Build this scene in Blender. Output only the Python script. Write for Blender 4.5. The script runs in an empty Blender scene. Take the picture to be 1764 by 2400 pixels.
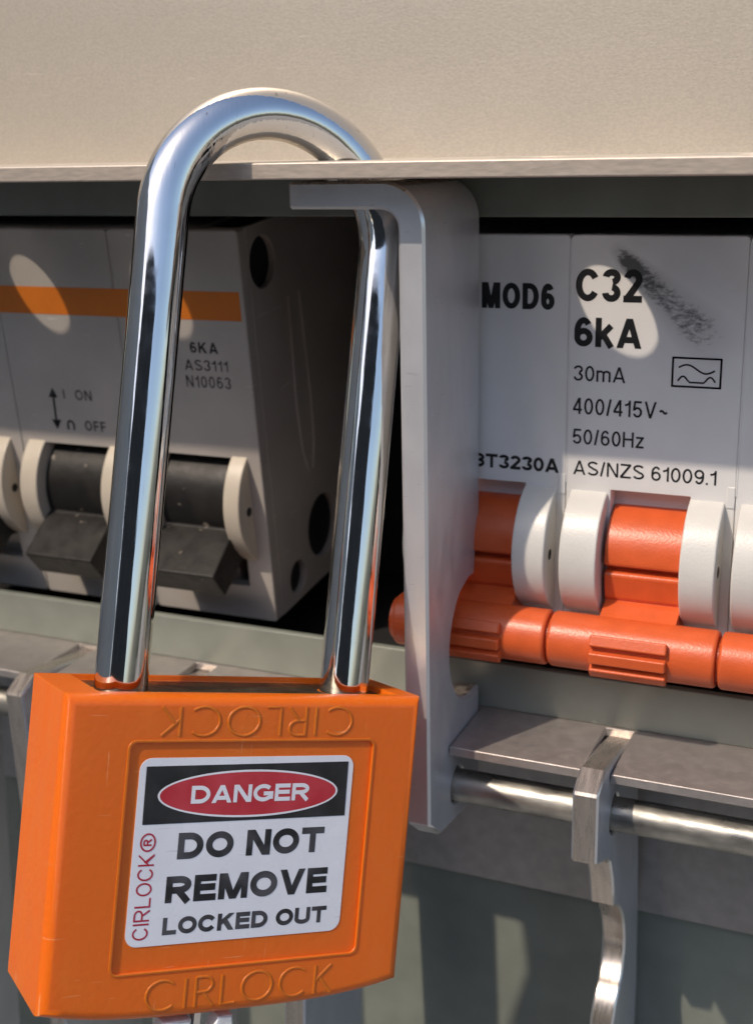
import bpy, bmesh, math, random
from mathutils import Matrix, Vector
random.seed(7)
S = 0.001                      # everything is modelled in millimetres and stored in metres
scn = bpy.context.scene
COL = scn.collection

# ------------------------------------------------------------------ camera
cam_d = bpy.data.cameras.new("camera")
cam = bpy.data.objects.new("camera", cam_d)
COL.objects.link(cam)
CX = Vector((0.91868102, 0.39446713, -0.02051521))      # camera right
CY = Vector((0.09184227, -0.26382981, -0.96018687))     # camera down
CZ = Vector((-0.38417468, 0.88022129, -0.27860419))     # camera forward
CP = Vector((34.136, -129.384, 13.190)) * S
m = Matrix.Identity(4)
for i in range(3):
    m[i][0] = CX[i]; m[i][1] = -CY[i]; m[i][2] = -CZ[i]; m[i][3] = CP[i]
cam.matrix_world = m
cam_d.sensor_fit = 'VERTICAL'
cam_d.sensor_height = 24.0
cam_d.sensor_width = 24.0
cam_d.lens = 2974.1 / 2400 * 24.0
cam_d.clip_start = 0.002
cam_d.clip_end = 50
cam_d.dof.use_dof = True
cam_d.dof.focus_distance = 0.117
cam_d.dof.aperture_fstop = 30
scn.camera = cam

# ------------------------------------------------------------------ light
SUN_STRENGTH = 2.35
SKY_STRENGTH = 0.15
TRAVEL = Vector((0.56, 1.0, -1.40)).normalized()        # the way the sunlight travels
sun_d = bpy.data.lights.new("sun", 'SUN')
sun_d.energy = SUN_STRENGTH
sun_d.angle = math.radians(1.0)
sun_d.color = (1.0, 0.85, 0.70)
sun = bpy.data.objects.new("sun", sun_d)
COL.objects.link(sun)
sun.rotation_euler = TRAVEL.to_track_quat('-Z', 'Y').to_euler()
sun.location = (-0.3, -0.6, 0.8)
w = bpy.data.worlds.new("World")
scn.world = w
w.use_nodes = True
nt = w.node_tree
bg = nt.nodes['Background']
sky = nt.nodes.new('ShaderNodeTexSky')
sky.sky_type = 'NISHITA'
sky.sun_disc = False
sky.sun_elevation = math.asin(-TRAVEL.z)
sky.dust_density = 2.0
sky.ozone_density = 1.6
sky.sun_rotation = math.atan2(-TRAVEL.x, -TRAVEL.y)
nt.links.new(sky.outputs[0], bg.inputs[0])
bg.inputs[1].default_value = SKY_STRENGTH
scn.view_settings.view_transform = 'Standard'
scn.view_settings.look = 'None'
scn.view_settings.exposure = 0.35
scn.view_settings.gamma = 1.0

# ------------------------------------------------------------------ materials
def N(nt, t, **kw):
    n = nt.nodes.new(t)
    for k, v in kw.items():
        setattr(n, k, v)
    return n

def mat(name, col, rough=0.5, metal=0.0, bump=0.0, bscale=2000, bstretch=(1, 1, 1), var=0.0, vscale=300,
        vcol=None, vstretch=(1, 1, 1), sss=0.0, rvar=0.0, spec=0.5, coat=0.0, bdist=0.00005, detail=3.0, contrast=(0.35, 0.65), fade=0.0, scr=None):
    M = bpy.data.materials.new(name)
    M.use_nodes = True
    nt = M.node_tree
    b = nt.nodes['Principled BSDF']
    b.inputs['Base Color'].default_value = (*col, 1)
    b.inputs['Roughness'].default_value = rough
    b.inputs['Metallic'].default_value = metal
    b.inputs['Specular IOR Level'].default_value = spec
    if coat:
        b.inputs['Coat Weight'].default_value = coat
        b.inputs['Coat Roughness'].default_value = 0.15
    tc = N(nt, 'ShaderNodeTexCoord')
    if sss:
        b.inputs['Subsurface Weight'].default_value = sss
        b.inputs['Subsurface Radius'].default_value = (1.0, 0.35, 0.12)
        b.inputs['Subsurface Scale'].default_value = 0.0022
    def noise(scale, stretch, det=detail):
        mp = N(nt, 'ShaderNodeMapping')
        mp.inputs['Scale'].default_value = stretch
        nz = N(nt, 'ShaderNodeTexNoise')
        nz.inputs['Scale'].default_value = scale
        nz.inputs['Detail'].default_value = det
        nt.links.new(tc.outputs['Object'], mp.inputs[0])
        nt.links.new(mp.outputs[0], nz.inputs['Vector'])
        return nz
    if var or vcol:
        nz = noise(vscale, vstretch)
        rp = N(nt, 'ShaderNodeValToRGB')
        rp.color_ramp.elements[0].position = contrast[0]
        rp.color_ramp.elements[1].position = contrast[1]
        a = col; c2 = vcol if vcol else tuple(min(1, c * (1 + var)) for c in col)
        a = a if vcol else tuple(c * (1 - var) for c in col)
        rp.color_ramp.elements[0].color = (*a, 1)
        rp.color_ramp.elements[1].color = (*c2, 1)
        nt.links.new(nz.outputs['Fac'], rp.inputs[0])
        nt.links.new(rp.outputs[0], b.inputs['Base Color'])
    def layer(fac, colour):
        """mix a wear colour over whatever feeds the base colour"""
        mx = N(nt, 'ShaderNodeMix', data_type='RGBA')
        inp = b.inputs['Base Color']
        if inp.is_linked: nt.links.new(inp.links[0].from_socket, mx.inputs['A'])
        else: mx.inputs['A'].default_value = (*col, 1)
        mx.inputs['B'].default_value = (*colour, 1)
        nt.links.new(fac, mx.inputs['Factor'])
        nt.links.new(mx.outputs['Result'], inp)
    if fade:
        nz = noise(45, (1, 1, 1.6), 5)
        mr = N(nt, 'ShaderNodeMapRange'); mr.inputs['From Min'].default_value = 0.35; mr.inputs['From Max'].default_value = 0.7
        mr.inputs['To Max'].default_value = fade
        nt.links.new(nz.outputs['Fac'], mr.inputs[0])
        layer(mr.outputs[0], tuple(c * 0.62 for c in col))
    for sc_ in (scr or []):
        scale_, stretch_, colour_, t0, t1, amt, rot_ = sc_
        nz = noise(scale_, stretch_, 2)
        nz.inputs['Vector'].links[0].from_node.inputs['Rotation'].default_value = rot_
        mr = N(nt, 'ShaderNodeMapRange'); mr.inputs['From Min'].default_value = t0; mr.inputs['From Max'].default_value = t1
        mr.inputs['To Max'].default_value = amt
        nt.links.new(nz.outputs['Fac'], mr.inputs[0])
        layer(mr.outputs[0], colour_)
    if rvar:
        nz = noise(vscale * 2.3, vstretch)
        mr = N(nt, 'ShaderNodeMapRange')
        mr.inputs['From Min'].default_value = 0.3; mr.inputs['From Max'].default_value = 0.7
        mr.inputs['To Min'].default_value = max(0.02, rough - rvar); mr.inputs['To Max'].default_value = rough + rvar
        nt.links.new(nz.outputs['Fac'], mr.inputs[0])
        nt.links.new(mr.outputs[0], b.inputs['Roughness'])
    if bump:
        nz = noise(bscale, bstretch)
        bp = N(nt, 'ShaderNodeBump')
        bp.inputs['Strength'].default_value = bump
        bp.inputs['Distance'].default_value = bdist
        nt.links.new(nz.outputs['Fac'], bp.inputs['Height'])
        nt.links.new(bp.outputs[0], b.inputs['Normal'])
    return M

M = {}
M['beige'] = mat('anodised_beige', (0.565, 0.51, 0.425), 0.42, 0.35, fade=0.12, scr=[(160, (1, 1, 14), (0.72, 0.66, 0.58), 0.70, 0.76, 0.5, (0, 0.12, 0)), (700, (1, 1, 1), (0.25, 0.2, 0.16), 0.80, 0.84, 0.5, (0, 0, 0))], bump=0.30, bscale=4200, bstretch=(0.6, 1, 1.2), var=0.055, vscale=4200, vstretch=(0.75, 1, 1.1), rvar=0.06, detail=2)
M['green'] = mat('green_paint', (0.22, 0.24, 0.205), 0.38, 0, bump=0.15, bscale=900, var=0.08, vscale=160)
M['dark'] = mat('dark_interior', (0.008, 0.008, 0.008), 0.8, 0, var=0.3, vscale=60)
M['white_r'] = mat('white_plastic', (0.77, 0.765, 0.75), 0.36, 0, scr=[(900, (1, 1, 1), (0.2, 0.17, 0.14), 0.80, 0.83, 0.8, (0, 0, 0)), (110, (1, 1, 0.6), (0.55, 0.52, 0.47), 0.55, 0.80, 0.35, (0, 0.4, 0))], bump=0.22, bscale=2600, var=0.02, vscale=200)
M['white_l'] = mat('aged_white_plastic', (0.45, 0.415, 0.375), 0.42, 0, fade=0.25, scr=[(700, (1, 1, 1), (0.08, 0.07, 0.05), 0.77, 0.81, 0.8, (0, 0, 0)), (300, (1, 1, 9), (0.7, 0.68, 0.62), 0.70, 0.75, 0.6, (0, 1.3, 0))], bump=0.2, bscale=1500, var=0.06, vscale=120)
M['disc_r'] = mat('white_cheek_plastic', (0.66, 0.65, 0.61), 0.33, 0, bump=0.5, bscale=4200, var=0.03, vscale=250)
M['disc_l'] = mat('aged_cheek_plastic', (0.55, 0.49, 0.395), 0.36, 0, bump=0.2, bscale=1800, var=0.05, vscale=200)
M['orange_t'] = mat('orange_red_plastic', (0.66, 0.114, 0.030), 0.34, 0, bump=0.55, bscale=4200, var=0.05, vscale=500)
M['grey_t'] = mat('charcoal_plastic', (0.012, 0.011, 0.010), 0.42, 0, bump=0.35, bscale=1600, vcol=(0.026, 0.023, 0.019), vscale=260, spec=0.35, rvar=0.08, scr=[(420, (1, 1, 2.5), (0.35, 0.30, 0.24), 0.70, 0.76, 0.6, (0, 0.8, 0))], contrast=(0.45, 0.8))
M['print'] = mat('black_print', (0.006, 0.006, 0.007), 0.45, 0, bump=0.1, var=0.2, vscale=900)
M['print_worn'] = mat('worn_black_print', (0.012, 0.012, 0.013), 0.5, 0, vcol=(0.09, 0.085, 0.08), vscale=900, bump=0.1, contrast=(0.45, 0.75))
M['stripe'] = mat('orange_print', (0.62, 0.17, 0.012), 0.4, 0, bump=0.1, bscale=1500, var=0.04, vscale=300)
M['lock'] = mat('orange_nylon', (0.83, 0.160, 0.006), 0.37, 0, bump=0.7, bscale=1700, scr=[(170, (16, 1, 1), (0.88, 0.42, 0.20), 0.69, 0.75, 0.55, (0, 0.5, 0)), (230, (1, 1, 18), (0.88, 0.42, 0.2), 0.72, 0.77, 0.45, (0, -0.35, 0.2)), (800, (1, 1, 1), (0.25, 0.06, 0.01), 0.78, 0.82, 0.5, (0, 0, 0))], vcol=(0.84, 0.185, 0.013), contrast=(0.52, 0.85), vscale=240, vstretch=(1, 1, 0.45), sss=0.35, rvar=0.05, detail=2)
M['lock_in'] = mat('orange_nylon_smooth', (0.83, 0.160, 0.008), 0.30, 0, bump=0.12, bscale=700, var=0.03, vscale=90, sss=0.35)
M['brass'] = mat('tarnished_brass', (0.28, 0.22, 0.13), 0.38, 0.9, bump=0.6, bscale=900, bstretch=(0.2, 1.5, 1), vcol=(0.13, 0.11, 0.08), vscale=350, rvar=0.12)
M['chrome'] = mat('chrome', (0.78, 0.755, 0.725), 0.065, 1.0, bump=0.2, bscale=1500, bstretch=(1, 1, 0.03), var=0.02, vscale=300, rvar=0.045, bdist=0.0001, scr=[(1500, (1, 1, 0.05), (0.30, 0.28, 0.26), 0.68, 0.76, 0.6, (0, 0, 0)), (1300, (1, 1, 0.5), (0.35, 0.33, 0.3), 0.76, 0.80, 0.7, (0, 0, 0))])
M['alu'] = mat('brushed_aluminium', (0.62, 0.63, 0.65), 0.40, 0.5, bump=0.3, bscale=3500, bstretch=(1, 1, 0.25), scr=[(500, (1, 1, 12), (0.35, 0.34, 0.34), 0.70, 0.75, 0.5, (0.3, 0, 0))], var=0.04, vscale=260, vstretch=(1, 1, 0.4), rvar=0.08)
M['alu_cut'] = mat('saw_cut_aluminium', (0.56, 0.50, 0.44), 0.30, 0.82, bump=0.6, bscale=1500, bstretch=(1.8, 0.3, 0.3), var=0.10, vscale=500, vstretch=(2.5, 0.3, 0.3), rvar=0.08)
M['channel'] = mat('grey_anodised_aluminium', (0.50, 0.46, 0.43), 0.42, 0.7, bump=0.4, bscale=1800, var=0.08, vscale=500, rvar=0.08)
M['rod'] = mat('zinc_plated_steel', (0.22, 0.215, 0.20), 0.40, 0.8, bump=1.0, bscale=900, bstretch=(0.35, 1, 1), vcol=(0.52, 0.50, 0.44), vscale=300, vstretch=(0.5, 1, 1), rvar=0.16)
M['sticker'] = mat('white_sticker', (0.82, 0.84, 0.89), 0.28, 0, bump=0.35, bscale=180, var=0.03, vscale=150, rvar=0.15, scr=[(700, (1, 1, 1), (0.3, 0.27, 0.25), 0.76, 0.80, 0.7, (0, 0, 0)), (260, (1, 1, 12), (0.55, 0.56, 0.62), 0.66, 0.74, 0.4, (0, 1.5, 0))])
M['s_black'] = mat('sticker_black', (0.012, 0.012, 0.014), 0.30, 0, bump=0.25, bscale=300, vcol=(0.03, 0.03, 0.033), vscale=300)
M['s_text'] = mat('sticker_mottled_black', (0.012, 0.012, 0.014), 0.32, 0, bump=0.2, bscale=400, vcol=(0.075, 0.075, 0.085), vscale=260, contrast=(0.42, 0.62))  # black print mottled with greyer noise patches
M['s_red'] = mat('sticker_red', (0.50, 0.025, 0.04), 0.28, 0, bump=0.25, bscale=300, vcol=(0.58, 0.055, 0.075), vscale=260)
M['s_red2'] = mat('sticker_red_text', (0.45, 0.02, 0.05), 0.32, 0, bump=0.1)
M['key'] = mat('nickel_key', (0.85, 0.85, 0.84), 0.45, 0.35, bump=0.9, bscale=1800, var=0.12, vscale=900)
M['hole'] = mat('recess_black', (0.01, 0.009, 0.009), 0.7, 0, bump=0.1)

# the black rub mark on the right-hand breaker: a stain with its own shape, laid out in object space
def add_smudge(M_, p0, p1):
    nt = M_.node_tree
    b = nt.nodes['Principled BSDF']
    src = b.inputs['Base Color'].links[0].from_socket if b.inputs['Base Color'].is_linked else None
    tc = N(nt, 'ShaderNodeTexCoord')
    sx, sz = p0; ex, ez = p1
    L = math.hypot(ex - sx, ez - sz); ang = math.atan2(ez - sz, ex - sx)
    sep = N(nt, 'ShaderNodeSeparateXYZ')
    nt.links.new(tc.outputs['Object'], sep.inputs[0])
    def math_(op, a, b_=None, c=None):
        n = N(nt, 'ShaderNodeMath', operation=op)
        for i, v in enumerate((a, b_, c)):
            if v is None: continue
            if hasattr(v, 'is_linked') or hasattr(v, 'links'):
                nt.links.new(v, n.inputs[i])
            else:
                n.inputs[i].default_value = v
        return n.outputs[0]
    dx = math_('SUBTRACT', sep.outputs['X'], sx); dz = math_('SUBTRACT', sep.outputs['Z'], sz)
    u = math_('ADD', math_('MULTIPLY', dx, math.cos(ang) / L), math_('MULTIPLY', dz, math.sin(ang) / L))
    v = math_('ADD', math_('MULTIPLY', dx, -math.sin(ang) / L), math_('MULTIPLY', dz, math.cos(ang) / L))
    # half width grows along the mark
    wd = math_('MULTIPLY_ADD', u, 0.16, 0.045)
    r = math_('DIVIDE', math_('ABSOLUTE', math_('MULTIPLY_ADD', u, -0.05, math_('ADD', v, 0.02))), wd)
    inside = N(nt, 'ShaderNodeMapRange'); inside.inputs['From Min'].default_value = 1.15; inside.inputs['From Max'].default_value = 0.35
    nt.links.new(r, inside.inputs[0])
    a0 = N(nt, 'ShaderNodeMapRange'); a0.inputs['From Min'].default_value = -0.02; a0.inputs['From Max'].default_value = 0.12
    nt.links.new(u, a0.inputs[0])
    a1 = N(nt, 'ShaderNodeMapRange'); a1.inputs['From Min'].default_value = 1.05; a1.inputs['From Max'].default_value = 0.75
    nt.links.new(u, a1.inputs[0])
    peak = N(nt, 'ShaderNodeMapRange'); peak.inputs['From Min'].default_value = 0.45; peak.inputs['From Max'].default_value = 0.18
    peak.inputs['To Min'].default_value = 0.55; peak.inputs['To Max'].default_value = 1.0
    nt.links.new(u, peak.inputs[0])
    mask = math_('MULTIPLY', math_('MULTIPLY', inside.outputs[0], a0.outputs[0]), math_('MULTIPLY', a1.outputs[0], peak.outputs[0]))
    mp = N(nt, 'ShaderNodeMapping', vector_type='POINT')
    mp.inputs['Rotation'].default_value = (0, ang, 0)
    mp.inputs['Scale'].default_value = (0.5, 1, 1.1)
    nt.links.new(tc.outputs['Object'], mp.inputs[0])
    nz = N(nt, 'ShaderNodeTexNoise'); nz.inputs['Scale'].default_value = 2300; nz.inputs['Detail'].default_value = 6; nz.inputs['Roughness'].default_value = 0.75
    nt.links.new(mp.outputs[0], nz.inputs['Vector'])
    nz2 = N(nt, 'ShaderNodeTexNoise'); nz2.inputs['Scale'].default_value = 420; nz2.inputs['Detail'].default_value = 4
    nt.links.new(mp.outputs[0], nz2.inputs['Vector'])
    # patchy threshold
    s = math_('ADD', math_('MULTIPLY', nz.outputs['Fac'], 1.15), math_('MULTIPLY', nz2.outputs['Fac'], 0.35))
    t = math_('ADD', s, math_('MULTIPLY', mask, 0.62))
    th = N(nt, 'ShaderNodeMapRange'); th.inputs['From Min'].default_value = 1.00; th.inputs['From Max'].default_value = 1.26
    nt.links.new(t, th.inputs[0])
    fin = math_('MULTIPLY', math_('MINIMUM', math_('MULTIPLY', mask, 2.2), 1.0), math_('MULTIPLY_ADD', th.outputs[0], 0.70, 0.22))
    fin = math_('MULTIPLY', fin, 0.93)
    mx = N(nt, 'ShaderNodeMix', data_type='RGBA')
    nt.links.new(fin, mx.inputs['Factor'])
    if src: nt.links.new(src, mx.inputs['A'])
    mx.inputs['B'].default_value = (0.02, 0.018, 0.02, 1)
    nt.links.new(mx.outputs['Result'], b.inputs['Base Color'])

# ------------------------------------------------------------------ mesh helpers (millimetres in, metres out)
def finish(me, name, material, parent=None, smooth=35, label=None, cat=None, group=None, kind=None, scale=True):
    me.materials.clear()
    me.materials.append(material)
    if smooth:
        for p in me.polygons: p.use_smooth = True
        me.set_sharp_from_angle(angle=math.radians(smooth))
        oa = bpy.data.objects.new('tmpa', me); COL.objects.link(oa)
        md = oa.modifiers.new('w', 'WEIGHTED_NORMAL'); md.keep_sharp = True; md.weight = 90
        dg = bpy.context.evaluated_depsgraph_get()
        me2 = bpy.data.meshes.new_from_object(oa.evaluated_get(dg))
        bpy.data.objects.remove(oa)
        me = me2
        me.materials.clear(); me.materials.append(material)
    if scale:
        me.transform(Matrix.Scale(S, 4))
    me.name = name
    o = bpy.data.objects.new(name, me)
    COL.objects.link(o)
    if parent: o.parent = parent
    tag(o, label, cat, group, kind)
    return o

def tag(o, label=None, cat=None, group=None, kind=None):
    if label: o['label'] = label
    if cat: o['category'] = cat
    if group: o['group'] = group
    if kind: o['kind'] = kind
    return o

def thing(name, label, cat, loc=(0, 0, 0), rot=(0, 0, 0), group=None):
    o = bpy.data.objects.new(name, None)
    o.empty_display_size = 0.01
    o.location = Vector(loc) * S
    o.rotation_euler = rot
    COL.objects.link(o)
    return tag(o, label, cat, group)

AX = {  # maps plate (u, v, w) to space
    'XZ': Matrix(((1, 0, 0, 0), (0, 0, -1, 0), (0, 1, 0, 0), (0, 0, 0, 1))),     # u->x v->z w->-y
    'YZ': Matrix(((0, 0, 1, 0), (1, 0, 0, 0), (0, 1, 0, 0), (0, 0, 0, 1))),      # u->y v->z w->x
    'XY': Matrix.Identity(4),
}

def circ(cx, cy, r, n=48):
    return [(cx + r * math.cos(2 * math.pi * i / n), cy + r * math.sin(2 * math.pi * i / n)) for i in range(n)]

def arc(cx, cy, r, a0, a1, n=12):
    return [(cx + r * math.cos(math.radians(a0 + (a1 - a0) * i / n)), cy + r * math.sin(math.radians(a0 + (a1 - a0) * i / n))) for i in range(n + 1)]

def rrect(x0, y0, x1, y1, r, n=6):
    return (arc(x1 - r, y1 - r, r, 0, 90, n) + arc(x0 + r, y1 - r, r, 90, 180, n) +
            arc(x0 + r, y0 + r, r, 180, 270, n) + arc(x1 - r, y0 + r, r, 270, 360, n))

def curve_mesh(cu):
    ob = bpy.data.objects.new('tmp', cu)
    COL.objects.link(ob)
    dg = bpy.context.evaluated_depsgraph_get()
    me = bpy.data.meshes.new_from_object(ob.evaluated_get(dg))
    bpy.data.objects.remove(ob)
    bpy.data.curves.remove(cu)
    bm = bmesh.new(); bm.from_mesh(me)
    bmesh.ops.remove_doubles(bm, verts=bm.verts, dist=0.0005)
    bmesh.ops.recalc_face_normals(bm, faces=bm.faces)
    bm.to_mesh(me); bm.free()
    return me

def plate(loops, t, axis='XZ', w0=0.0, bevel=0.15, res=2):
    """solid plate from outline + holes; thickness t, starting at w0 along the axis' third direction"""
    cu = bpy.data.curves.new('tmp', 'CURVE')
    cu.dimensions = '2D'; cu.fill_mode = 'BOTH'
    cu.extrude = max(0.0001, t / 2 - bevel); cu.bevel_depth = bevel; cu.bevel_resolution = res
    cu.offset = -bevel
    for lp in loops:
        sp = cu.splines.new('POLY'); sp.points.add(len(lp) - 1); sp.use_cyclic_u = True
        for p, q in zip(sp.points, lp): p.co = (q[0], q[1], 0, 1)
    me = curve_mesh(cu)
    me.transform(AX[axis] @ Matrix.Translation((0, 0, w0 + t / 2)))
    if AX[axis].determinant() < 0: me.flip_normals()
    return me

def prism(pts, x0, x1, bevel=0.2, seg=2, axis='YZ'):
    """extrude a polygon; bevel all hard edges"""
    bm = bmesh.new()
    vs = [bm.verts.new((p[0], p[1], x0)) for p in pts]
    f = bm.faces.new(vs)
    r = bmesh.ops.extrude_face_region(bm, geom=[f])
    bmesh.ops.translate(bm, verts=[v for v in r['geom'] if isinstance(v, bmesh.types.BMVert)], vec=(0, 0, x1 - x0))
    bmesh.ops.recalc_face_normals(bm, faces=bm.faces)
    if bevel:
        ed = [e for e in bm.edges if len(e.link_faces) == 2 and e.calc_face_angle(0) > math.radians(28)]
        bmesh.ops.bevel(bm, geom=ed, offset=bevel, segments=seg, profile=0.5, affect='EDGES', clamp_overlap=True)
    me = bpy.data.meshes.new('tmp'); bm.to_mesh(me); bm.free()
    me.transform(AX[axis])
    return me

def box(x0, x1, y0, y1, z0, z1, bevel=0.15, seg=2):
    bm = bmesh.new()
    bmesh.ops.create_cube(bm, size=1)
    bmesh.ops.scale(bm, vec=(x1 - x0, y1 - y0, z1 - z0), verts=bm.verts)
    bmesh.ops.translate(bm, vec=((x0 + x1) / 2, (y0 + y1) / 2, (z0 + z1) / 2), verts=bm.verts)
    if bevel: bmesh.ops.bevel(bm, geom=list(bm.edges), offset=bevel, segments=seg, profile=0.5, affect='EDGES')
    me = bpy.data.meshes.new('tmp'); bm.to_mesh(me); bm.free()
    return me

def join(*mes):
    bm = bmesh.new()
    for me in mes:
        bm.from_mesh(me); bpy.data.meshes.remove(me)
    me = bpy.data.meshes.new('tmp'); bm.to_mesh(me); bm.free()
    return me

def boolean(a, cutters, op='DIFFERENCE'):
    oa = bpy.data.objects.new('tmpa', a); COL.objects.link(oa)
    obs = []
    for c in cutters:
        if isinstance(c, tuple): c, o_ = c
        else: o_ = op
        ob = bpy.data.objects.new('tmpb', c); COL.objects.link(ob); obs.append(ob)
        md = oa.modifiers.new('b', 'BOOLEAN'); md.object = ob; md.operation = o_; md.solver = 'EXACT'
    dg = bpy.context.evaluated_depsgraph_get()
    me = bpy.data.meshes.new_from_object(oa.evaluated_get(dg))
    bpy.data.objects.remove(oa)
    for ob in obs: bpy.data.objects.remove(ob)
    return me

def bevel_mesh(me, wdt, seg=2, ang=30):
    oa = bpy.data.objects.new('tmpa', me); COL.objects.link(oa)
    md = oa.modifiers.new('b', 'BEVEL'); md.width = wdt; md.segments = seg; md.limit_method = 'ANGLE'; md.angle_limit = math.radians(ang)
    md.use_clamp_overlap = True
    dg = bpy.context.evaluated_depsgraph_get()
    r = bpy.data.meshes.new_from_object(oa.evaluated_get(dg))
    bpy.data.objects.remove(oa)
    return r

def cyl(axis, a0, a1, c, r, n=48, bevel=0.0, seg=2):
    """cylinder along 'X','Y' or 'Z' from a0 to a1; c = the other two coordinates in axis order"""
    bm = bmesh.new()
    bmesh.ops.create_cone(bm, cap_ends=True, segments=n, radius1=r, radius2=r, depth=a1 - a0)
    if bevel:
        ed = [e for e in bm.edges if len(e.link_faces) == 2 and e.calc_face_angle(0) > 1.0]
        bmesh.ops.bevel(bm, geom=ed, offset=bevel, segments=seg, profile=0.5, affect='EDGES')
    me = bpy.data.meshes.new('tmp'); bm.to_mesh(me); bm.free()
    me.transform(Matrix.Translation((0, 0, (a0 + a1) / 2)))
    if axis == 'X': me.transform(Matrix.Translation((0, c[0], c[1])) @ Matrix.Rotation(math.pi / 2, 4, 'Y'))
    elif axis == 'Y': me.transform(Matrix.Translation((c[0], 0, c[1])) @ Matrix.Rotation(-math.pi / 2, 4, 'X'))
    else: me.transform(Matrix.Translation((c[0], c[1], 0)))
    return me

def _el(cx, cy, rx, ry, a0, a1, n=None):
    n = n or max(4, int(abs(a1 - a0) / 9))
    return [(cx + rx * math.cos(math.radians(a0 + (a1 - a0) * i / n)), cy + ry * math.sin(math.radians(a0 + (a1 - a0) * i / n))) for i in range(n + 1)]

def glyph(c, w, k):
    """centre-line strokes of one sans-serif capital, digit or small letter; height 1, stroke w, width factor k"""
    a = w / 2; T = 1 - a
    def W(x): return x * k + w * 0.35
    if c == ' ': return 0.30 * k, []
    if c == '.': return w, [[(a, 0), (a, w)]]
    if c == '/': return W(0.24), [[(a * .8, -0.01), (W(0.24) - a * .8, 1.01)]]
    if c == '~':
        q = W(0.5); return q, [[(a + (q - w) * i / 14, 0.42 + 0.075 * math.sin(math.pi * 2 * i / 14)) for i in range(15)]]
    if c == 'I': return w, [[(a, 0), (a, 1)]]
    q = {'M': .74, 'N': .62, 'O': .70, 'C': .66, 'D': .63, 'G': .70, 'R': .62, 'A': .68, 'E': .54, 'F': .50, 'T': .60, 'L': .50, 'V': .66, 'K': .64,
         'Z': .58, 'S': .60, 'U': .62, 'B': .60, 'H': .62, 'm': .78, 'k': .50, 'z': .44, 'n': .5, '1': .30, '\u00ae': 1.0}.get(c, .50)
    q = W(q); R = q - a; cx = q / 2; rx = cx - a
    def dg(x0_, y0_, x1_, y1_):
        """slanted bar whose left bottom corner is x0_ and left top corner x1_, as a filled quad"""
        e = w * math.hypot(x1_ - x0_, y1_ - y0_) / abs(y1_ - y0_)
        return [None, (x0_, y0_), (x0_ + e, y0_), (x1_ + e, y1_), (x1_, y1_)]
    def ew(dx, dy): return w * math.hypot(dx, dy) / dy
    if c == 'M':
        e = ew(cx, 1) * .9
        return q, [[(a, 0), (a, 1)], [(R, 0), (R, 1)], [None, (cx - e / 2, 0), (cx + e / 2, 0), (w * 1.25, 1), (0, 1)], [None, (cx - e / 2, 0), (cx + e / 2, 0), (q, 1), (q - w * 1.25, 1)]]
    if c == 'N':
        e = ew(q - w, 1)
        return q, [[(a, 0), (a, 1)], [(R, 0), (R, 1)], [None, (q - e, 0), (q, 0), (e, 1), (0, 1)]]
    if c == 'H': return q, [[(a, 0), (a, 1)], [(R, 0), (R, 1)], [(a, .52), (R, .52)]]
    if c == 'O': return q, [_el(cx, .5, rx, .5 - a, 0, 360)]
    if c == '0': return q, [_el(cx, .5, rx, .5 - a, 0, 360)]
    if c == 'C': return q, [_el(cx, .5, rx * 1.04, .5 - a, 33, 327)]
    if c == 'G': return q, [_el(cx, .5, rx, .5 - a, 42, 322) + [(R, .22)], [(R, 0.14), (R, .46), (cx + .02, .46)]]
    if c == 'D': return q, [[(a, 0), (a, 1)], [(a, a), (q * .45, a)] + _el(q * .45, .5, R - q * .45, .5 - a, -90, 90) + [(a, T)]]
    if c in 'RB':
        m_ = .47 if c == 'R' else .52
        st = [[(a, 0), (a, 1)], [(a, T), (q * .52, T)] + _el(q * .52, (T + m_) / 2, R - q * .54, (T - m_) / 2, 90, -90) + [(a, m_)]]
        if c == 'R': st.append([(q * .48, m_), (R + a * .15, 0)])
        else: st.append([(a, m_), (q * .54, m_)] + _el(q * .54, (a + m_) / 2, R - q * .54, (m_ - a) / 2, 90, -90) + [(a, a)])
        return q, st
    if c == 'A':
        e = ew(cx - a, 1)
        return q, [[None, (0, 0), (e, 0), (cx + e / 2, 1), (cx - e / 2, 1)], [None, (q - e, 0), (q, 0), (cx + e / 2, 1), (cx - e / 2, 1)], [(q * .22, .28), (q * .78, .28)]]
    if c == 'E': return q, [[(a, 0), (a, 1)], [(a, a), (q, a)], [(a, .52), (q * .95, .52)], [(a, T), (q * .98, T)]]
    if c == 'F': return q, [[(a, 0), (a, 1)], [(a, .50), (q * .92, .50)], [(a, T), (q, T)]]
    if c == 'T': return q, [[(cx, 0), (cx, 1)], [(0, T), (q, T)]]
    if c == 'L': return q, [[(a, 0), (a, 1)], [(a, a), (q, a)]]
    if c == 'V':
        e = ew(cx - a, 1)
        return q, [[None, (cx - e / 2, 0), (cx + e / 2, 0), (e, 1), (0, 1)], [None, (cx - e / 2, 0), (cx + e / 2, 0), (q, 1), (q - e, 1)]]
    if c == 'K':
        e = w * 1.35
        return q, [[(a, 0), (a, 1)], [None, (w * .9, .30), (w * .9, .30 + w * 1.25), (q - e, 1), (q - .01, 1)], [None, (q - e, 0), (q, 0), (w + e * .95, .66), (w + e * .15, .50)]]
    if c == 'Z': return q, [[(0.02, T), (q, T)], [None, (0, w * .98), (w * 1.45, w * .98), (q, 1 - w * .98), (q - w * 1.45, 1 - w * .98)], [(0, a), (q, a)]]
    if c == 'U': return q, [[(a, 1), (a, .32)] + _el(cx, .32, rx, .32 - a, 180, 360) + [(R, 1)]]
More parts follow.
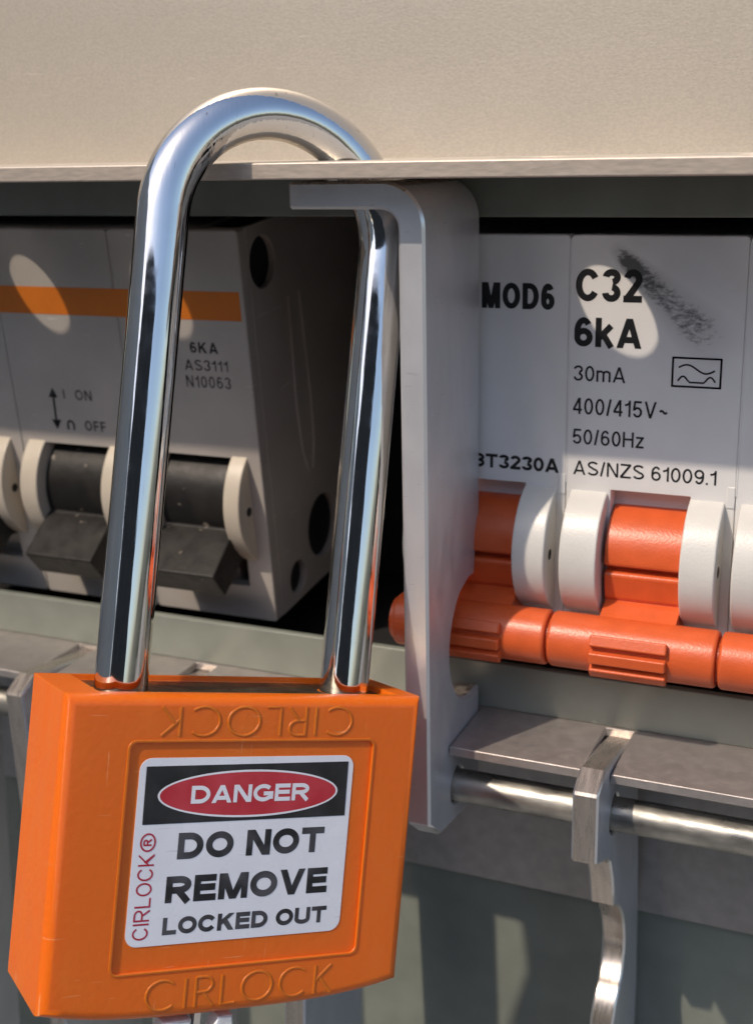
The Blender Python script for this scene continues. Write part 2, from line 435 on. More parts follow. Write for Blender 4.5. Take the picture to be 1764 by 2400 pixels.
    if c == 'S': return q, [_el(cx, .745, rx * .95, .255 - a, 22, 250) + _el(cx, .265, rx, .265 - a, 78, -160)]
    if c == '3': return q, [_el(cx, .75, rx * .96, .25 - a, 175, -80) , _el(cx, .275, rx, .275 - a, 85, -178)]
    if c == '2': return q, [_el(cx, .70, rx, .30 - a, 168, -28) + [(cx, .36), (a * 1.1, a * 1.1)], [(0, a), (q, a)]]
    if c == '1': return q, [[(R, 0), (R, 1)], [(R, .88), (q * .55, .76), (0, .70)]]
    if c == '4': return q, [[(q * .73, 0), (q * .73, 1)], [(q * .70, .97), (a * .8, .30)], [(0, .27), (q, .27)]]
    if c == '5': return q, [[(q * .94, T), (q * .22, T), (q * .12, .48)] + _el(cx, .32, rx, .32 - a, 140, -160)]
    if c == '6': return q, [_el(cx, .32, rx, .32 - a, 0, 360), _el(cx, .52, rx, .48 - a, 40, 180) + [(a, .32)]]
    if c == '9': return q, [_el(cx, .68, rx, .32 - a, 0, 360), _el(cx, .48, rx, .48 - a, 220, 360) + [(R, .68)]]
    if c == 'n': return q, [[(a, .15), (a, .55)] + _el(cx, .55, rx, .3, 180, 0) + [(R, .15)]]
    if c == 'm':
        x2 = q / 2; h_ = .74 - a
        return q, [[(a, 0), (a, .74)], [(a, .5)] + _el((a + x2) / 2, .52, (x2 - a) / 2, h_ - .52, 180, 0) + [(x2, 0)], [(x2, .5)] + _el((x2 + R) / 2, .52, (R - x2) / 2, h_ - .52, 180, 0) + [(R, 0)]]
    if c == 'k': return q, [[(a, 0), (a, 1)], [(a, .28), (R, .74)], [(q * .42, .44), (R + a * .2, 0)]]
    if c == 'z': return q, [[(0.02, .74 - a), (q, .74 - a)], [(R, .74 - a), (a, a)], [(0, a), (q, a)]]
    if c == '\u00ae':
        return q, [_el(cx, .5, rx, .5 - a, 0, 360), [(q * .36, .26), (q * .36, .76)], [(q * .36, .74), (q * .52, .74)] + _el(q * .52, .63, q * .1, .11, 90, -90, 8) + [(q * .36, .52)], [(q * .5, .52), (q * .66, .26)]]
    return q, [_el(cx, .5, rx, .5 - a, 0, 360)]

def letters(s, x0, x1, z0, z1, y=-0.02, w=0.17, k=1.0, gap=0.13, rot=0, jit=0.0):
    """flat printed lettering fitted into x0..x1, z0..z1 on a surface facing -y"""
    bm = bmesh.new()
    cur = 0.0; n = 0
    H = (x1 - x0) if rot else (z1 - z0)
    want = ((z1 - z0) if rot else (x1 - x0)) / H
    lo, hi = 0.3, 2.5
    for _ in range(30):
        k = (lo + hi) / 2
        tot = sum(glyph(c, w, k)[0] + (gap if c != ' ' else 0) for c in s) - gap
        if tot < want: lo = k
        else: hi = k
    def strip(pl, closed):
        nonlocal n
        n += 1
        yy = y - 0.0012 * (n % 7)
        L = []
        pl = [p for i, p in enumerate(pl) if i == 0 or (Vector(p) - Vector(pl[i - 1])).length > 1e-3]
        m_ = len(pl)
        for i in range(m_):
            p = Vector(pl[i])
            a_ = Vector(pl[i - 1]) if (i > 0 or closed) else None
            b_ = Vector(pl[(i + 1) % m_]) if (i < m_ - 1 or closed) else None
            d1 = (p - a_).normalized() if a_ is not None else None
            d2 = (b_ - p).normalized() if b_ is not None else None
            if d1 is None: d1 = d2
            if d2 is None: d2 = d1
            nv = Vector((-(d1.y + d2.y), d1.x + d2.x))
            nv.normalize()
            cs = max(0.45, nv.dot(Vector((-d1.y, d1.x))))
            off = nv * (w / 2 / cs)
            L.append((p + off, p - off))
        vs = [(bm.verts.new((q0.x, yy, q0.y)), bm.verts.new((q1.x, yy, q1.y))) for q0, q1 in L]
        rng = range(len(vs) if closed else len(vs) - 1)
        for i in rng:
            A_, B_ = vs[i], vs[(i + 1) % len(vs)]
            bm.faces.new((A_[0], A_[1], B_[1], B_[0]))
    for c in s:
        q, ss = glyph(c, w, k)
        for st in ss:
            if st[0] is None:
                n += 1
                yy = y - 0.0012 * (n % 7)
                bm.faces.new([bm.verts.new((p[0] + cur, yy, p[1])) for p in st[1:]])
                continue
            pts = [(p[0] + cur, p[1]) for p in st]
            cl = (Vector(pts[0]) - Vector(pts[-1])).length < 1e-5
            if cl: pts = pts[:-1]
            strip(pts, cl)
        cur += q + (gap if c != ' ' else 0)
    xs = [v.co.x for v in bm.verts]; zs = [v.co.z for v in bm.verts]
    ax, bx = min(xs), max(xs)
    for v in bm.verts:
        u = (v.co.x - ax) / (bx - ax); q = v.co.z
        if rot: v.co.x, v.co.z = x1 - q * (x1 - x0), z0 + u * (z1 - z0)
        else: v.co.x, v.co.z = x0 + u * (x1 - x0), z0 + q * (z1 - z0)
    me = bpy.data.meshes.new('tmp')
    bmesh.ops.recalc_face_normals(bm, faces=bm.faces)
    for f in bm.faces:
        if f.normal.y > 0: f.normal_flip()
    bm.to_mesh(me); bm.free()
    return me

def stroke_mesh(polys, wd, y=-0.02, t=0.012):
    """printed line strokes (x,z polylines) of width wd"""
    bm = bmesh.new()
    for pl in polys:
        L = []
        for i, p in enumerate(pl):
            a = Vector(pl[max(0, i - 1)]); b = Vector(pl[min(len(pl) - 1, i + 1)])
            d = (b - a).normalized(); n = Vector((-d.y, d.x)) * wd / 2
            L.append((bm.verts.new((p[0] + n.x, y - t, p[1] + n.y)), bm.verts.new((p[0] - n.x, y - t, p[1] - n.y))))
        for i in range(len(L) - 1):
            bm.faces.new((L[i][0], L[i + 1][0], L[i + 1][1], L[i][1]))
    me = bpy.data.meshes.new('tmp')
    bmesh.ops.solidify(bm, geom=list(bm.faces), thickness=t * 0.6)
    bmesh.ops.recalc_face_normals(bm, faces=bm.faces)
    bm.to_mesh(me); bm.free()
    return me

def tube(path, r, n=40, cap=True):
    bm = bmesh.new()
    rings = []
    prev = None
    for i, p in enumerate(path):
        p = Vector(p)
        a = Vector(path[max(0, i - 1)]); b = Vector(path[min(len(path) - 1, i + 1)])
        t = (b - a).normalized()
        u = Vector((0, 1, 0)); v = t.cross(u).normalized(); u = v.cross(t).normalized()
        rr = r(i / (len(path) - 1)) if callable(r) else r
        rings.append([bm.verts.new(p + u * rr * math.cos(2 * math.pi * k / n) + v * rr * math.sin(2 * math.pi * k / n)) for k in range(n)])
    for A, B in zip(rings, rings[1:]):
        for k in range(n):
            bm.faces.new((A[k], A[(k + 1) % n], B[(k + 1) % n], B[k]))
    if cap:
        bm.faces.new(rings[0][::-1]); bm.faces.new(rings[-1])
    bmesh.ops.recalc_face_normals(bm, faces=bm.faces)
    me = bpy.data.meshes.new('tmp'); bm.to_mesh(me); bm.free()
    return me

# ================================================================== enclosure
HOLES_X = [-91.3, -73.3, -55.6, -18.3, -0.9, 17.5, 35.3]
# painted escutcheon with the breaker opening
esc = thing('escutcheon_panel', 'grey-green painted panel with the long opening that frames both circuit breakers', 'panel')
finish(plate([rrect(-150, -50.15, 90, 60, 0.3), rrect(-135, -44.5, 80, 5.6, 0.6)[::-1]], 1.0, 'XZ', -1.0, 0.18), 'panel_sheet', M['green'], esc)

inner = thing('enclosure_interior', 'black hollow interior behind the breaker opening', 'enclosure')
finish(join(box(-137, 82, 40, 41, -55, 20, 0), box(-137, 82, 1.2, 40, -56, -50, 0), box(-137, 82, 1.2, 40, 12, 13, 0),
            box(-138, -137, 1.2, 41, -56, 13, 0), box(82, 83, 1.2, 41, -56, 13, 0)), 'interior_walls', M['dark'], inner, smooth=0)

low = thing('lower_panel', 'grey-green painted lower panel behind the hanging levers, striped with their shadows', 'panel')
finish(box(-160, 100, 10, 11.5, -175, -52, 0.1), 'panel_sheet', M['green'], low)

cover = thing('cover_plate', 'sunlit beige anodised cover plate with a forward lip above the breakers', 'cover')
finish(box(-160, 100, -2.3, -0.8, 11.2, 95, 0.2), 'cover_sheet', M['beige'], cover)
ly = 11.72 - 10.15
finish(plate([rrect(-160, -21.2, 100, -0.9, 0.3)] + [circ(x, -10.5, 3.75 if x > -20 else 3.35)[::-1] for x in HOLES_X], ly, 'XY', 10.15, 0.2), 'flange', M['beige'], cover)
fl = cover.children[-1]
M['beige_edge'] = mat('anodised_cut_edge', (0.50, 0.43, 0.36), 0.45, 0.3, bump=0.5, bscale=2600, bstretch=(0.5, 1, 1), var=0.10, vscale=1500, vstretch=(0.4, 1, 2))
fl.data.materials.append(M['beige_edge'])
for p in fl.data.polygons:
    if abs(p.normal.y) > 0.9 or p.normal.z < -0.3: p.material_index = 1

# ledge with slots for the levers, and its back leg
LEVX = [-98.5, -80.7, -62.9, -44.8, -25.0, -9.55, 8.25]      # right-hand face of each lever
LW = 2.7
outl = [(-150, 9.0)]
outl.append((-150, -11.1))
for x in LEVX:
    if -149 < x - LW - 0.35 and x + 0.3 < 90:
        outl += [(x - LW - 0.3, -11.1), (x - LW - 0.3, -0.4), (x + 0.16, -0.4), (x + 0.16, -11.1)]
outl += [(90, -11.1), (90, 9.0)]
ch = thing('hinge_channel', 'slotted grey aluminium ledge running under the breakers with its downturned back leg', 'ledge')
finish(plate([outl[::-1]], 1.05, 'XY', -51.2, 0.12), 'ledge_top', M['channel'], ch)
finish(box(-150, 90, 8.0, 9.1, -78.2, -51.25, 0.15), 'back_leg', M['channel'], ch)

RODC = (-8.2, -56.2)
rod = finish(cyl('X', -150, 90, RODC, 1.85, 40, 0.2), 'pivot_rod', M['rod'], None, 40,
             'tarnished steel pivot rod running through the levers under the ledge', 'rod')

# ================================================================== unseen surroundings added for the chrome to mirror
M['ground'] = mat('concrete_ground', (0.26, 0.25, 0.225), 0.9, 0, var=0.2, vscale=6)
M['backdrop'] = mat('dark_backdrop', (0.030, 0.027, 0.025), 0.6, 0, var=0.15, vscale=3)
finish(box(-9000, 9000, -9000, 9000, -1320, -1300, 0), 'ground', M['ground'], None, 0, kind='structure')
M['board'] = mat('light_grey_paint', (0.42, 0.42, 0.40), 0.5, 0, var=0.05, vscale=20)
board = thing('added_side_board', 'light grey door of the switchboard standing out to the left of the panel', 'board')  # out of view; added so the shackle mirrors grey on its left side
finish(box(-172, -160, -420, -6, -330, 105, 1.0), 'board_leaf', M['board'], board)
backdrop_pts = []  # unseen ribbed sheet added to put a dark band in the shackle's reflections
n_ = 60
for i in range(n_ + 1):
    backdrop_pts.append((-850 + 3050 * i / n_, -2600 - (22 if i % 2 else 0)))
backdrop_me = prism(backdrop_pts + [(2200, -2660), (-850, -2660)], -1300, 1350, 0, axis='XY')
sw = thing('added_backdrop', 'dark ribbed fence standing behind the viewer, facing the switchboard', 'backdrop')
finish(backdrop_me, 'backdrop_sheet', M['backdrop'], sw, 0)

# ================================================================== levers
# raised lever: an L of thick aluminium bar, flange on top, notched back edge
def raised_lever():
    x1 = -9.55; x0 = x1 - LW; zt = 9.85; zb = zt - 2.6
    R = 4.3; r = 1.8
    L = [(-23.6, zt), (-23.6, zb)] + arc(x0 - r, zb - r, r, 90, 0, 8) + [(x0, -63), (x1, -63)] + arc(x1 - R, zt - R, R, 0, 90, 10)
    bar = prism([(p[0], p[1]) for p in L], 0.0, 30.0, 0, axis='XZ')       # w -> -y : from y 0 to -30
    prof = [(-16.8, 20), (-16.8, -57.0), (-13.7, -59.6), (-2.6, -61.0), (-0.8, -59.6), (-0.8, -47.0), (-2.1, -46.9)]
    c = (-3.2, -39.8); rr = 7.2
    prof += arc(c[0], c[1], rr, -93, -236, 22)
    prof += [(-4.4, -32.95), (-2.5, -33.1), (-2.25, -31.6), (-2.1, -30.4), (-1.5, -29.2), (-0.8, -28.0), (-0.8, 20)]
    side = prism(prof[::-1], -40, 10, 0, axis='YZ')
    me = boolean(bar, [(side, 'INTERSECT'), (cyl('X', -20, 0, RODC, 2.05, 32), 'DIFFERENCE'), (cyl('Z', 0, 20, (-18.0, -10.6), 3.8, 40), 'DIFFERENCE')])
    return bevel_mesh(me, 0.27, 1, 32)

lv = thing('lockout_lever', 'raised aluminium lever, the one the padlock shackle passes through', 'lever', (0, 0, 0), group='aluminium lockout levers on the pivot rod')
finish(raised_lever(), 'lever_bar', M['alu'], lv, 28)

def hanging_mesh(plain=False):
    P = [(-13.0, -48.8), (-15.9, -50.3), (-15.9, -112), (0.6, -112), (0.6, -53), (-0.6, -51.0), (-4, -50.5)] if plain else [(-13.0, -48.8), (-15.9, -50.3), (-15.9, -58.1), (-14.4, -58.9), (-10.4, -60.6), (-8.9, -62.0), (-7.7, -64.4), (-6.9, -66.8), (-6.5, -68.7),
         (-4.6, -69.7), (-2.8, -71.3), (-1.3, -73.2), (-0.5, -75.0), (0.1, -77.0), (0.1, -78.8), (-0.5, -80.6), (-1.7, -82.1), (-3.4, -83.2), (-4.9, -85.2), (-5.5, -88.0), (-5.6, -112), (8.5, -112), (8.4, -88.7), (7.2, -75.7), (6.4, -70.7), (4.4, -60), (1.6, -52.6), (-0.6, -51.0), (-4, -50.3)]
    P = [(y - RODC[0], z - RODC[1]) for y, z in P]
    me = prism(P, -LW, 0, 0, axis='YZ')
    me = boolean(me, [cyl('X', -20, 20, (0, 0), 2.15, 32)])
    me = bevel_mesh(me, 0.22, 1, 40)
    return me

def lever_material_split(o):
    """edge-on faces (saw-cut profile) get the bright cut finish"""
    me = o.data
    me.materials.append(M['alu_cut']); me.materials.append(M['alu_edge'])
    for p in me.polygons:
        if abs(p.normal.x) < 0.35: p.material_index = 1
        elif 0.4 < abs(p.normal.x) < 0.9: p.material_index = 2

M['alu_edge'] = mat('highlight_edge', (0.85, 0.86, 0.88), 0.30, 0.9, bump=0.3, bscale=1500)  # paler chamfer metal, puts the bright highlight line into the edge colour
lvb = lv.children[0].data
lvb.materials.append(M['alu_cut']); lvb.materials.append(M['alu_edge'])
for p in lvb.polygons:
    nn = p.normal
    if 0.4 < nn.x < 0.9 and nn.y < -0.4: p.material_index = 2
    elif abs(nn.x) < 0.5 and (nn.z > 0.3 or nn.y > 0.3): p.material_index = 1
lev_labels = {
    1: ('hanging lever with a scalloped sunlit front edge, right of the padlock', 4, 0),
    -1: ('hanging lever directly behind the padlock body, its tail showing below the orange corner', 4, -4.0),
    -2: ('hanging lever whose top fills the ledge slot seen between the two shackle legs', 4, -1.0),
    -3: ('hanging lever at the left side of the padlock near the slotted ledge', 4, 2.0),
    -4: ('hanging lever at the far left edge of the ledge', 4, -4.0),
}
first = None
plain_me = None
for k, (lab, _, tilt) in lev_labels.items():
    xr = {1: 8.25, -1: -25.0, -2: -44.8, -3: -62.9, -4: -80.7}[k]
    if first is None:
        t = thing('lockout_lever', lab, 'lever', (xr, RODC[0], RODC[1]), (math.radians(tilt), 0, 0), 'aluminium lockout levers on the pivot rod')
        hb = finish(hanging_mesh(), 'lever_bar', M['alu'], t, 28)
        lever_material_split(hb)
        first = (t, hb)
    else:
        t = first[0].copy(); COL.objects.link(t)
        t.location = Vector((xr, *RODC)) * S; t.rotation_euler = (math.radians(tilt), 0, 0)
        t['label'] = lab
        h = first[1].copy(); COL.objects.link(h); h.parent = t
        if plain_me is None:
            tmp_ = finish(hanging_mesh(True), 'plain', M['alu'], None, 28); lever_material_split(tmp_)
            plain_me = tmp_.data; bpy.data.objects.remove(tmp_); plain_me.name = 'lever_bar_plain'
        h.data = plain_me

# ================================================================== right-hand breaker
rb = thing('circuit_breaker', 'white circuit breaker marked C32 with orange-red linked toggles', 'circuit breaker', (0, 0, 0))
PW = 17.8
housing_me = None
def pole_housing():
    w = PW - 0.05
    fr = plate([rrect(0.02, -42.4, 0.02 + w, 3.85, 0.5), [(4.9, -39.5), (4.9, -22.75), (13.25, -22.75), (13.25, -39.5)]], 2.2, 'XZ', -2.2, 0.16)
    back = box(0.1, w, 2.25, 30, -42.3, 3.4, 0.1)
    tab = box(16.95, 17.75, -0.12, 0.4, -23.6, -21.35, 0.1)
    rid = box(-0.02, 0.13, -0.07, 0.5, -22.3, 3.4, 0.05)
    return join(fr, back, tab, rid)
def cheek(x0, x1, yc, zc, r, m_, parent, pin_side, name='toggle_cheek'):
    me = cyl('X', x0, x1, (yc, zc), r, 96, 0.22, 3)
    o = finish(me, name, m_, parent, 40)
    xs = x1 if pin_side > 0 else x0
    finish(cyl('X', xs - 0.03, xs + 0.02, (yc - r + 2.5, zc + 0.1), 0.6, 20), 'pivot_pin', M['hole'], o, 30)
    return o
def toggle_r(x0, parent):
    a = arc(2.5, -29.9, 5.15, 85, 182, 16)
    prof = a + [(-2.5, -30.35), (-1.3, -30.55), (-1.2, -31.0), (-2.25, -31.15), (-2.45, -31.5), (-1.85, -34.1), (-1.5, -34.5), (-3.2, -35.2), (-6.2, -36.4), (-6.2, -37.6), (-2.0, -37.6), (3.5, -36.0)]
    t = finish(prism(prof[::-1], x0 + 5.0, x0 + 13.1, 0.14, 2), 'toggle', M['orange_t'], parent, 40)
    hb = finish(cyl('X', x0 + 0.14, x0 + PW - 0.14, (-4.6, -38.5), 3.0, 72, 0.4, 3), 'handle_bar', M['orange_t'], t, 40)
    finish(cyl('X', x0 - 0.3, x0 + PW + 0.3, (-4.6, -38.5), 2.35, 40), 'link_pin', M['orange_t'], t, 40)
    for k, a_ in enumerate((-26, 4, 35)):
        me = box(x0 + 4.9, x0 + 12.9, -3.8, -2.5, -0.62, 0.62, 0.19, 3)
        me.transform(Matrix.Translation((0, -4.6, -38.5)) @ Matrix.Rotation(math.radians(a_), 4, 'X'))
        finish(me, 'grip_rib', M['orange_t'], t, 40)
    return t
for k in (-1, 0, 1):
    x0 = PW * k
    me = pole_housing(); me.transform(Matrix.Translation((x0, 0, 0)))
    h = finish(me, 'pole_housing', M['white_r'], rb, 35)
    toggle_r(x0, rb)
    cheek(x0 + 0.6, x0 + 4.6, 2.5, -29.95, 7.38, M['disc_r'], rb, -1)
    cheek(x0 + 13.2, x0 + 16.8, 2.5, -29.95, 7.38, M['disc_r'], rb, 1)
PR = M['print']
R_TEXT = [('MOD6', -9.58, -1.62, -3.84, -1.12, .215, .80), ('C32', 0.60, 7.45, -2.83, 0.5, .205, .95), ('6kA', 0.55, 7.58, -7.52, -4.48, .21, .95),
          ('30mA', 0.58, 6.05, -11.15, -9.52, .135, 1), ('400/415V~', 0.58, 10.55, -14.7, -12.95, .13, 1), ('50/60Hz', 0.62, 8.2, -17.95, -16.3, .135, 1),
          ('AS/NZS 61009.1', 0.78, 15.78, -21.3, -19.75, .135, 1), ('BT3230A', -10.6, -0.8, -21.32, -19.76, .215, 1)]
for s, x0, x1, z0, z1, wgt, kk in R_TEXT:
    finish(letters(s, x0, x1, z0, z1, w=wgt, gap=0.13 if wgt < 0.15 else 0.09), 'marking', PR, rb, 0)
sym = [[(10.85, -8.25), (15.65, -8.25)], [(15.65, -8.15), (15.65, -11.27)], [(15.75, -11.17), (10.75, -11.17)], [(10.85, -11.27), (10.85, -8.15)]]
wave = [(11.45 + 3.6 * i / 24, -9.35 + 0.42 * math.sin(2 * math.pi * i / 24 * 0.93 + 0.25)) for i in range(25)]
hump = ([(11.4 + 0.95 * i / 8, -10.62 + 0.5 * math.sin(math.pi * i / 8 * 0.92)) for i in range(9)] + [(12.6, -10.72), (14.0, -10.72)] +
        [(14.2 + 0.95 * i / 8, -10.62 + 0.5 * math.sin(math.pi * (0.08 + i / 8 * 0.92))) for i in range(9)])
finish(stroke_mesh(sym, 0.2), 'marking', PR, rb, 0)
finish(stroke_mesh([wave, hump], 0.17), 'marking', PR, rb, 0)
add_smudge(M['white_r'], (4.5 * S, 3.0 * S), (15.9 * S, -8.4 * S))

# ================================================================== left-hand breaker (seated at a slight tilt)
TH = math.atan2(5.6, 50.4)
lb = thing('circuit_breaker', 'older white circuit breaker with an orange stripe and charcoal toggles', 'circuit breaker', (0, -0.9, 5.06), (TH, 0, 0))
def pole_l(xr, last):
    x0 = xr - PW + 0.02; x1 = xr - 0.02
    c = xr - 8.8
    fr = plate([rrect(x0, -50.7, x1, -0.95, 0.5), [(c - 5.3, -46), (c - 5.3, -28.75), (c + 5.3, -28.75), (c + 5.3, -46)]], 2.0, 'XZ', -2.0, 0.22)
    if not last:
        return join(fr, box(x0, x1, 2.05, 38, -50.6, -1.0, 0.1))
    side = plate([[(2.02, -0.98), (44, -0.98), (44, -50.6), (2.02, -50.6)], circ(5.4, -5.6, 3.1)[::-1], circ(15.0, -43.2, 4.3)[::-1], circ(6.8, -47.3, 2.2)[::-1]], 0.9, 'YZ', x1 - 0.92, 0.12)
    return join(fr, side, box(x0, x1 - 6, 2.05, 44, -50.6, -1.0, 0.1))
for k, xr in enumerate((-38.5, -56.3, -74.1)):
    h = finish(pole_l(xr, k == 0), 'pole_housing', M['white_l'], lb, 35)
    c = xr - 8.8
    if k == 0:
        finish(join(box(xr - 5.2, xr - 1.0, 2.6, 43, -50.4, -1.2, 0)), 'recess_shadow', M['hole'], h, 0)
        rib = [(11.0, -11), (10.6, -25), (11.2, -31), (12.4, -34.5), (13.6, -34.5), (14.6, -31), (14.8, -25), (14.0, -11)]
        path = [Vector((xr - 0.02, p[0], p[1])) for p in rib]
        finish(tube(path, 0.16, 10), 'raised_rib', M['white_l'], h, 60)
    pr = arc(5.4, -35.6, 7.2, 75, 196, 16) + [(-3.9, -38.7), (-8.0, -41.2), (-5.6, -44.8), (-1.0, -42.3), (5.0, -43.5)]
    t = finish(prism(pr[::-1], c - 5.15, c + 5.15, 0.28, 3), 'toggle', M['grey_t'], lb, 40)
    o1 = cheek(c + 4.75, c + 7.0, 5.0, -35.3, 8.5, M['disc_l'], lb, 1)
    o2 = cheek(c - 7.9, c - 5.2, 5.0, -35.3, 8.5, M['disc_l'], lb, -1)
finish(plate([rrect(-95, -11.5, -39.05, -8.05, 0.1)], 0.02, 'XZ', 0.012, 0.002, 1), 'orange_stripe', M['stripe'], lb, 0)
PW_ = M['print_worn']
for s, x0, x1, z0, z1, wgt, kk in [('6KA', -46.55, -42.7, -15.55, -14.2, .20, 1.0), ('AS3111', -47.55, -41.6, -17.72, -16.4, .14, 1), ('N10063', -47.6, -41.45, -19.85, -18.4, .13, 1),
                                   ('I', -66.25, -66.05, -22.45, -21.25, .2, 1), ('ON', -64.4, -61.9, -22.55, -21.2, .15, 1), ('n', -66.4, -65.2, -26.9, -25.2, .17, 1), ('OFF', -63.6, -60.4, -26.6, -25.25, .16, 1)]:
    finish(letters(s, x0, x1, z0, z1, w=wgt, k=kk, gap=0.2), 'marking', PW_, lb, 0)
def tri(pts, y=-0.02, t=0.01):
    bm = bmesh.new(); bm.faces.new([bm.verts.new((p[0], y - t, p[1])) for p in pts])
    me = bpy.data.meshes.new('tmp'); bmesh.ops.solidify(bm, geom=list(bm.faces), thickness=0.006); bm.to_mesh(me); bm.free(); return me
finish(join(tri([(-68.6, -22.4), (-67.2, -22.4), (-67.8, -21.1)]), tri([(-68.7, -25.4), (-67.2, -25.4), (-68.0, -26.7)]), stroke_mesh([[(-67.85, -22.2), (-67.98, -25.6)]], 0.3)), 'marking', PW_, lb, 0)

# ================================================================== padlock
RL = Matrix(((0.6336826313704808, -0.7735454603863371, -0.00858739860236013, 0),
             (0.740665022392501, 0.6034682563811191, 0.29536653186220035, 0),
             (-0.22329721741074599, -0.19352902690727836, 0.9553454183911185, 0), (0, 0, 0, 1)))
LT = Vector((-18.79, -36.20, -34.93))
lk = thing('padlock', 'orange safety padlock with a long chrome shackle and a danger label', 'padlock')
lk.matrix_world = Matrix.Translation(LT * S) @ RL
Wh = 17.55; D = 12.45
def lock_body():
    # shell, open on top around the metal lock core, label panel let into the front
    bot = [(-Wh + 2 * Wh * i / 16, 0) for i in range(17)]
    bot = [(x, -29.15 + 1.35 * (abs(x) / Wh) ** 3.2) for x, _ in bot]
    bm_pts = [(-Wh, 0)] + [bot[0]] + bot[1:-1] + [bot[-1], (Wh, 0)]
    me = plate([bm_pts[::-1]], D, 'XZ', -D, 1.05, 5)
    cav = box(-14.3, 15.4, 1.5, 11.1, -0.62, 5, 0.2, 2)
    ins = plate([rrect(-11.55, -24.65, 12.55, -4.12, 0.7)], 3.0, 'XZ', -0.20, 0.10, 2)
    me2 = boolean(me, [cav, ins])
    return me2
body = finish(lock_body(), 'body', M['lock'], lk, 40)
finish(plate([rrect(-11.7, -24.8, 12.7, -3.97, 0.8), rrect(-11.45, -24.55, 12.45, -4.22, 0.6)[::-1]], 0.12, 'XZ', -0.02, 0.05, 2), 'label_frame', M['lock'], body, 40)
core = finish(plate([rrect(-14.28, 1.52, 15.38, 11.08, 0.4), circ(0.56 - 11.43, 6.2, 2.66)[::-1], circ(0.56 + 11.43, 6.2, 2.66)[::-1]], 0.5, 'XY', -1.05, 0.06, 1), 'lock_core', M['brass'], lk, 35)
finish(box(-14, 15.1, 2.1, 10.7, -2.3, -1.2, 0), 'shackle_socket', M['hole'], core, 0)
R_ = 11.43; hh = 43.1
path = [(0.56 - R_, 6.2, -1.5 + (hh + 1.5) * i / 30) for i in range(30)]
path += [(0.56 - R_ * math.cos(math.pi * i / 56), 6.2, hh + R_ * math.sin(math.pi * i / 56)) for i in range(57)]
path += [(0.56 + R_, 6.2, hh - (hh + 1.5) * i / 30) for i in range(1, 31)]
finish(tube(path, 2.45, 64), 'shackle', M['chrome'], lk, 60)
# label
st = finish(plate([rrect(-10.4, -22.35, 10.62, -5.62, 1.1)], 0.06, 'XZ', -0.195, 0.01, 1), 'danger_label', M['sticker'], lk, 30)
YS = 0.13
finish(plate([[(-9.8, -6.35), (10.05, -6.2), (10.12, -11.35), (-9.75, -11.5)][::-1]], 0.02, 'XZ', -YS + 0.004, 0.002, 1), 'black_band', M['s_black'], st, 0)
def ell(a, b, cx=0.28, cz=-8.97, n=72): return [(cx + a * math.cos(2 * math.pi * i / n), cz + b * math.sin(2 * math.pi * i / n)) for i in range(n)]
finish(plate([ell(8.85, 2.17), ell(8.66, 1.99)[::-1]], 0.02, 'XZ', -YS + 0.03, 0.002, 1), 'oval_border', M['sticker'], st, 0)
finish(plate([ell(8.66, 1.99)], 0.02, 'XZ', -YS + 0.028, 0.002, 1), 'red_oval', M['s_red'], st, 0)
finish(letters('DANGER', -5.45, 6.15, -9.75, -8.15, y=-0.06 + YS, w=.23, k=1.12, gap=0.10), 'lettering', M['sticker'], st, 0)
for s, x0, x1, z0, z1, wgt in (('DO NOT', -6.28, 8.15, -14.72, -12.35, .26), ('REMOVE', -7.05, 8.9, -18.6, -16.22, .26), ('LOCKED OUT', -7.05, 9.1, -21.45, -19.9, .26)):
    finish(letters(s, x0, x1, z0, z1, y=YS - 0.012, w=wgt, k=1.12, gap=0.10), 'lettering', M['s_text'], st, 0)
finish(letters('CIRLOCK\u00ae', -9.8, -8.35, -21.75, -12.25, y=YS - 0.012, w=.11, k=1.0, gap=0.12, rot=90), 'lettering', M['s_red2'], st, 0)

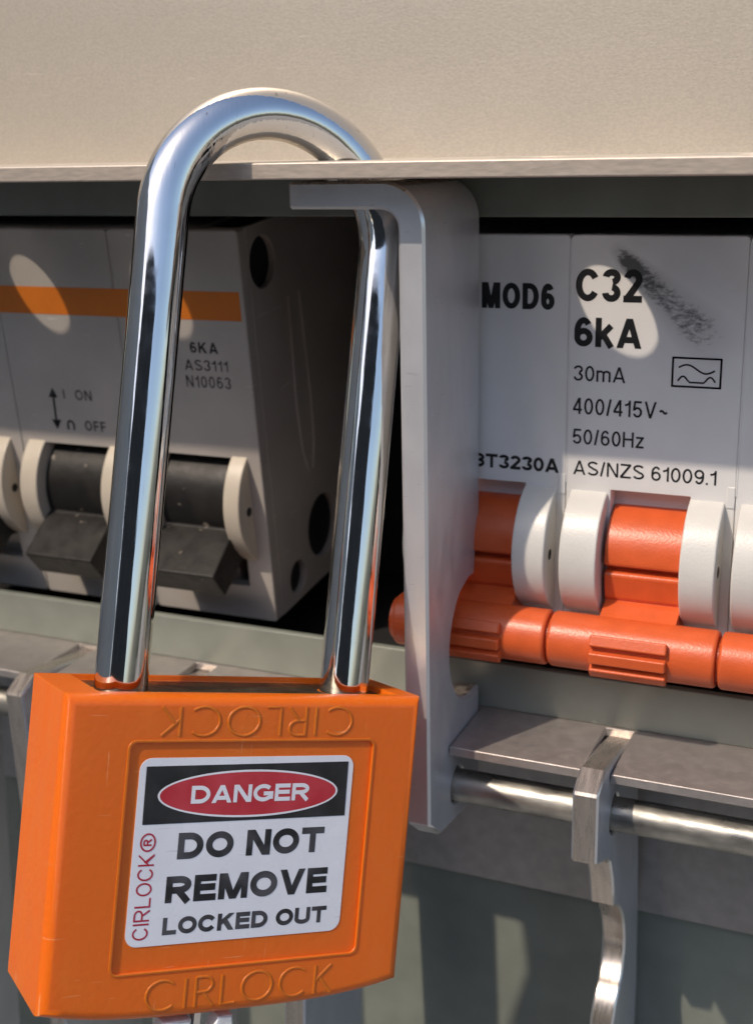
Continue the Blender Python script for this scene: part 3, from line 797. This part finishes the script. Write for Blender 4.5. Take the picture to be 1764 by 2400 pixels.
# moulded lettering: raised strokes
def letter_strokes():
    A = lambda cx, cz, rx, rz, a0, a1, n=18: [(cx + rx * math.cos(math.radians(a0 + (a1 - a0) * i / n)), cz + rz * math.sin(math.radians(a0 + (a1 - a0) * i / n))) for i in range(n + 1)]
    G = {
        'C': (1.0, [A(0.55, 0.5, 0.5, 0.5, 48, 312)]),
        'I': (0.12, [[(0.06, 0), (0.06, 1)]]),
        'R': (0.62, [[(0.05, 0), (0.05, 1)], [(0.05, 1), (0.3, 1)] + A(0.32, 0.74, 0.26, 0.26, 85, -85, 10) + [(0.3, 0.48), (0.05, 0.48)], [(0.28, 0.47), (0.62, 0)]]),
        'L': (0.5, [[(0.05, 1), (0.05, 0), (0.5, 0)]]),
        'O': (1.0, [A(0.5, 0.5, 0.5, 0.5, 0, 360, 28)]),
        'K': (0.6, [[(0.05, 0), (0.05, 1)], [(0.6, 1), (0.08, 0.46)], [(0.2, 0.57), (0.62, 0)]]),
    }
    out = []; x = 0
    for ch_ in 'CIRLOCK':
        wd, ss = G[ch_]
        for s in ss: out.append([(x + p[0], p[1]) for p in s])
        x += wd + 0.22
    return out, x - 0.22
def emboss(x0, x1, z0, z1, flip):
    ss, L = letter_strokes()
    ms = []
    for s in ss:
        pth = []
        for u, v in s:
            a = u / L; b = v
            if flip: a, b = 1 - a, 1 - b
            pth.append((x0 + a * (x1 - x0), 0.0, z0 + b * (z1 - z0)))
        me = tube(pth, 0.165, 12)
        for vtx in me.vertices: vtx.co.y = vtx.co.y * 0.7 + 0.03
        ms.append(me)
    return join(*ms)
finish(emboss(-8.8, 10.1, -3.65, -1.05, True), 'moulded_lettering', M['lock'], lk, 50)
finish(emboss(-8.2, 10.1, -28.15, -25.5, False), 'moulded_lettering', M['lock'], lk, 50)

# key standing in the padlock
ky = thing('padlock_key', 'nickel key sticking out of the underside of the orange padlock', 'key')
ky.matrix_world = lk.matrix_world.copy()
def kp(x, z): return (x, z)
finish(box(-3.1, -2.25, 0.9, 2.6, -36, -28, 0.25), 'key_neck', M['chrome'], ky, 40)
finish(plate([[(-7.4, -45), (-6.5, -31.0), (-6.0, -29.6), (-3.3, -29.6), (-3.3, -45)][::-1]], 1.9, 'XZ', -2.5, 0.25, 2), 'key_bow', M['key'], ky, 40)
finish(plate([[(-1.9, -45), (-2.1, -34.0), (-1.2, -30.6), (-0.7, -29.6), (0.7, -29.6), (1.0, -31.2), (0.6, -45)][::-1]], 1.9, 'XZ', -2.5, 0.25, 2), 'key_bow', M['key'], ky, 40)
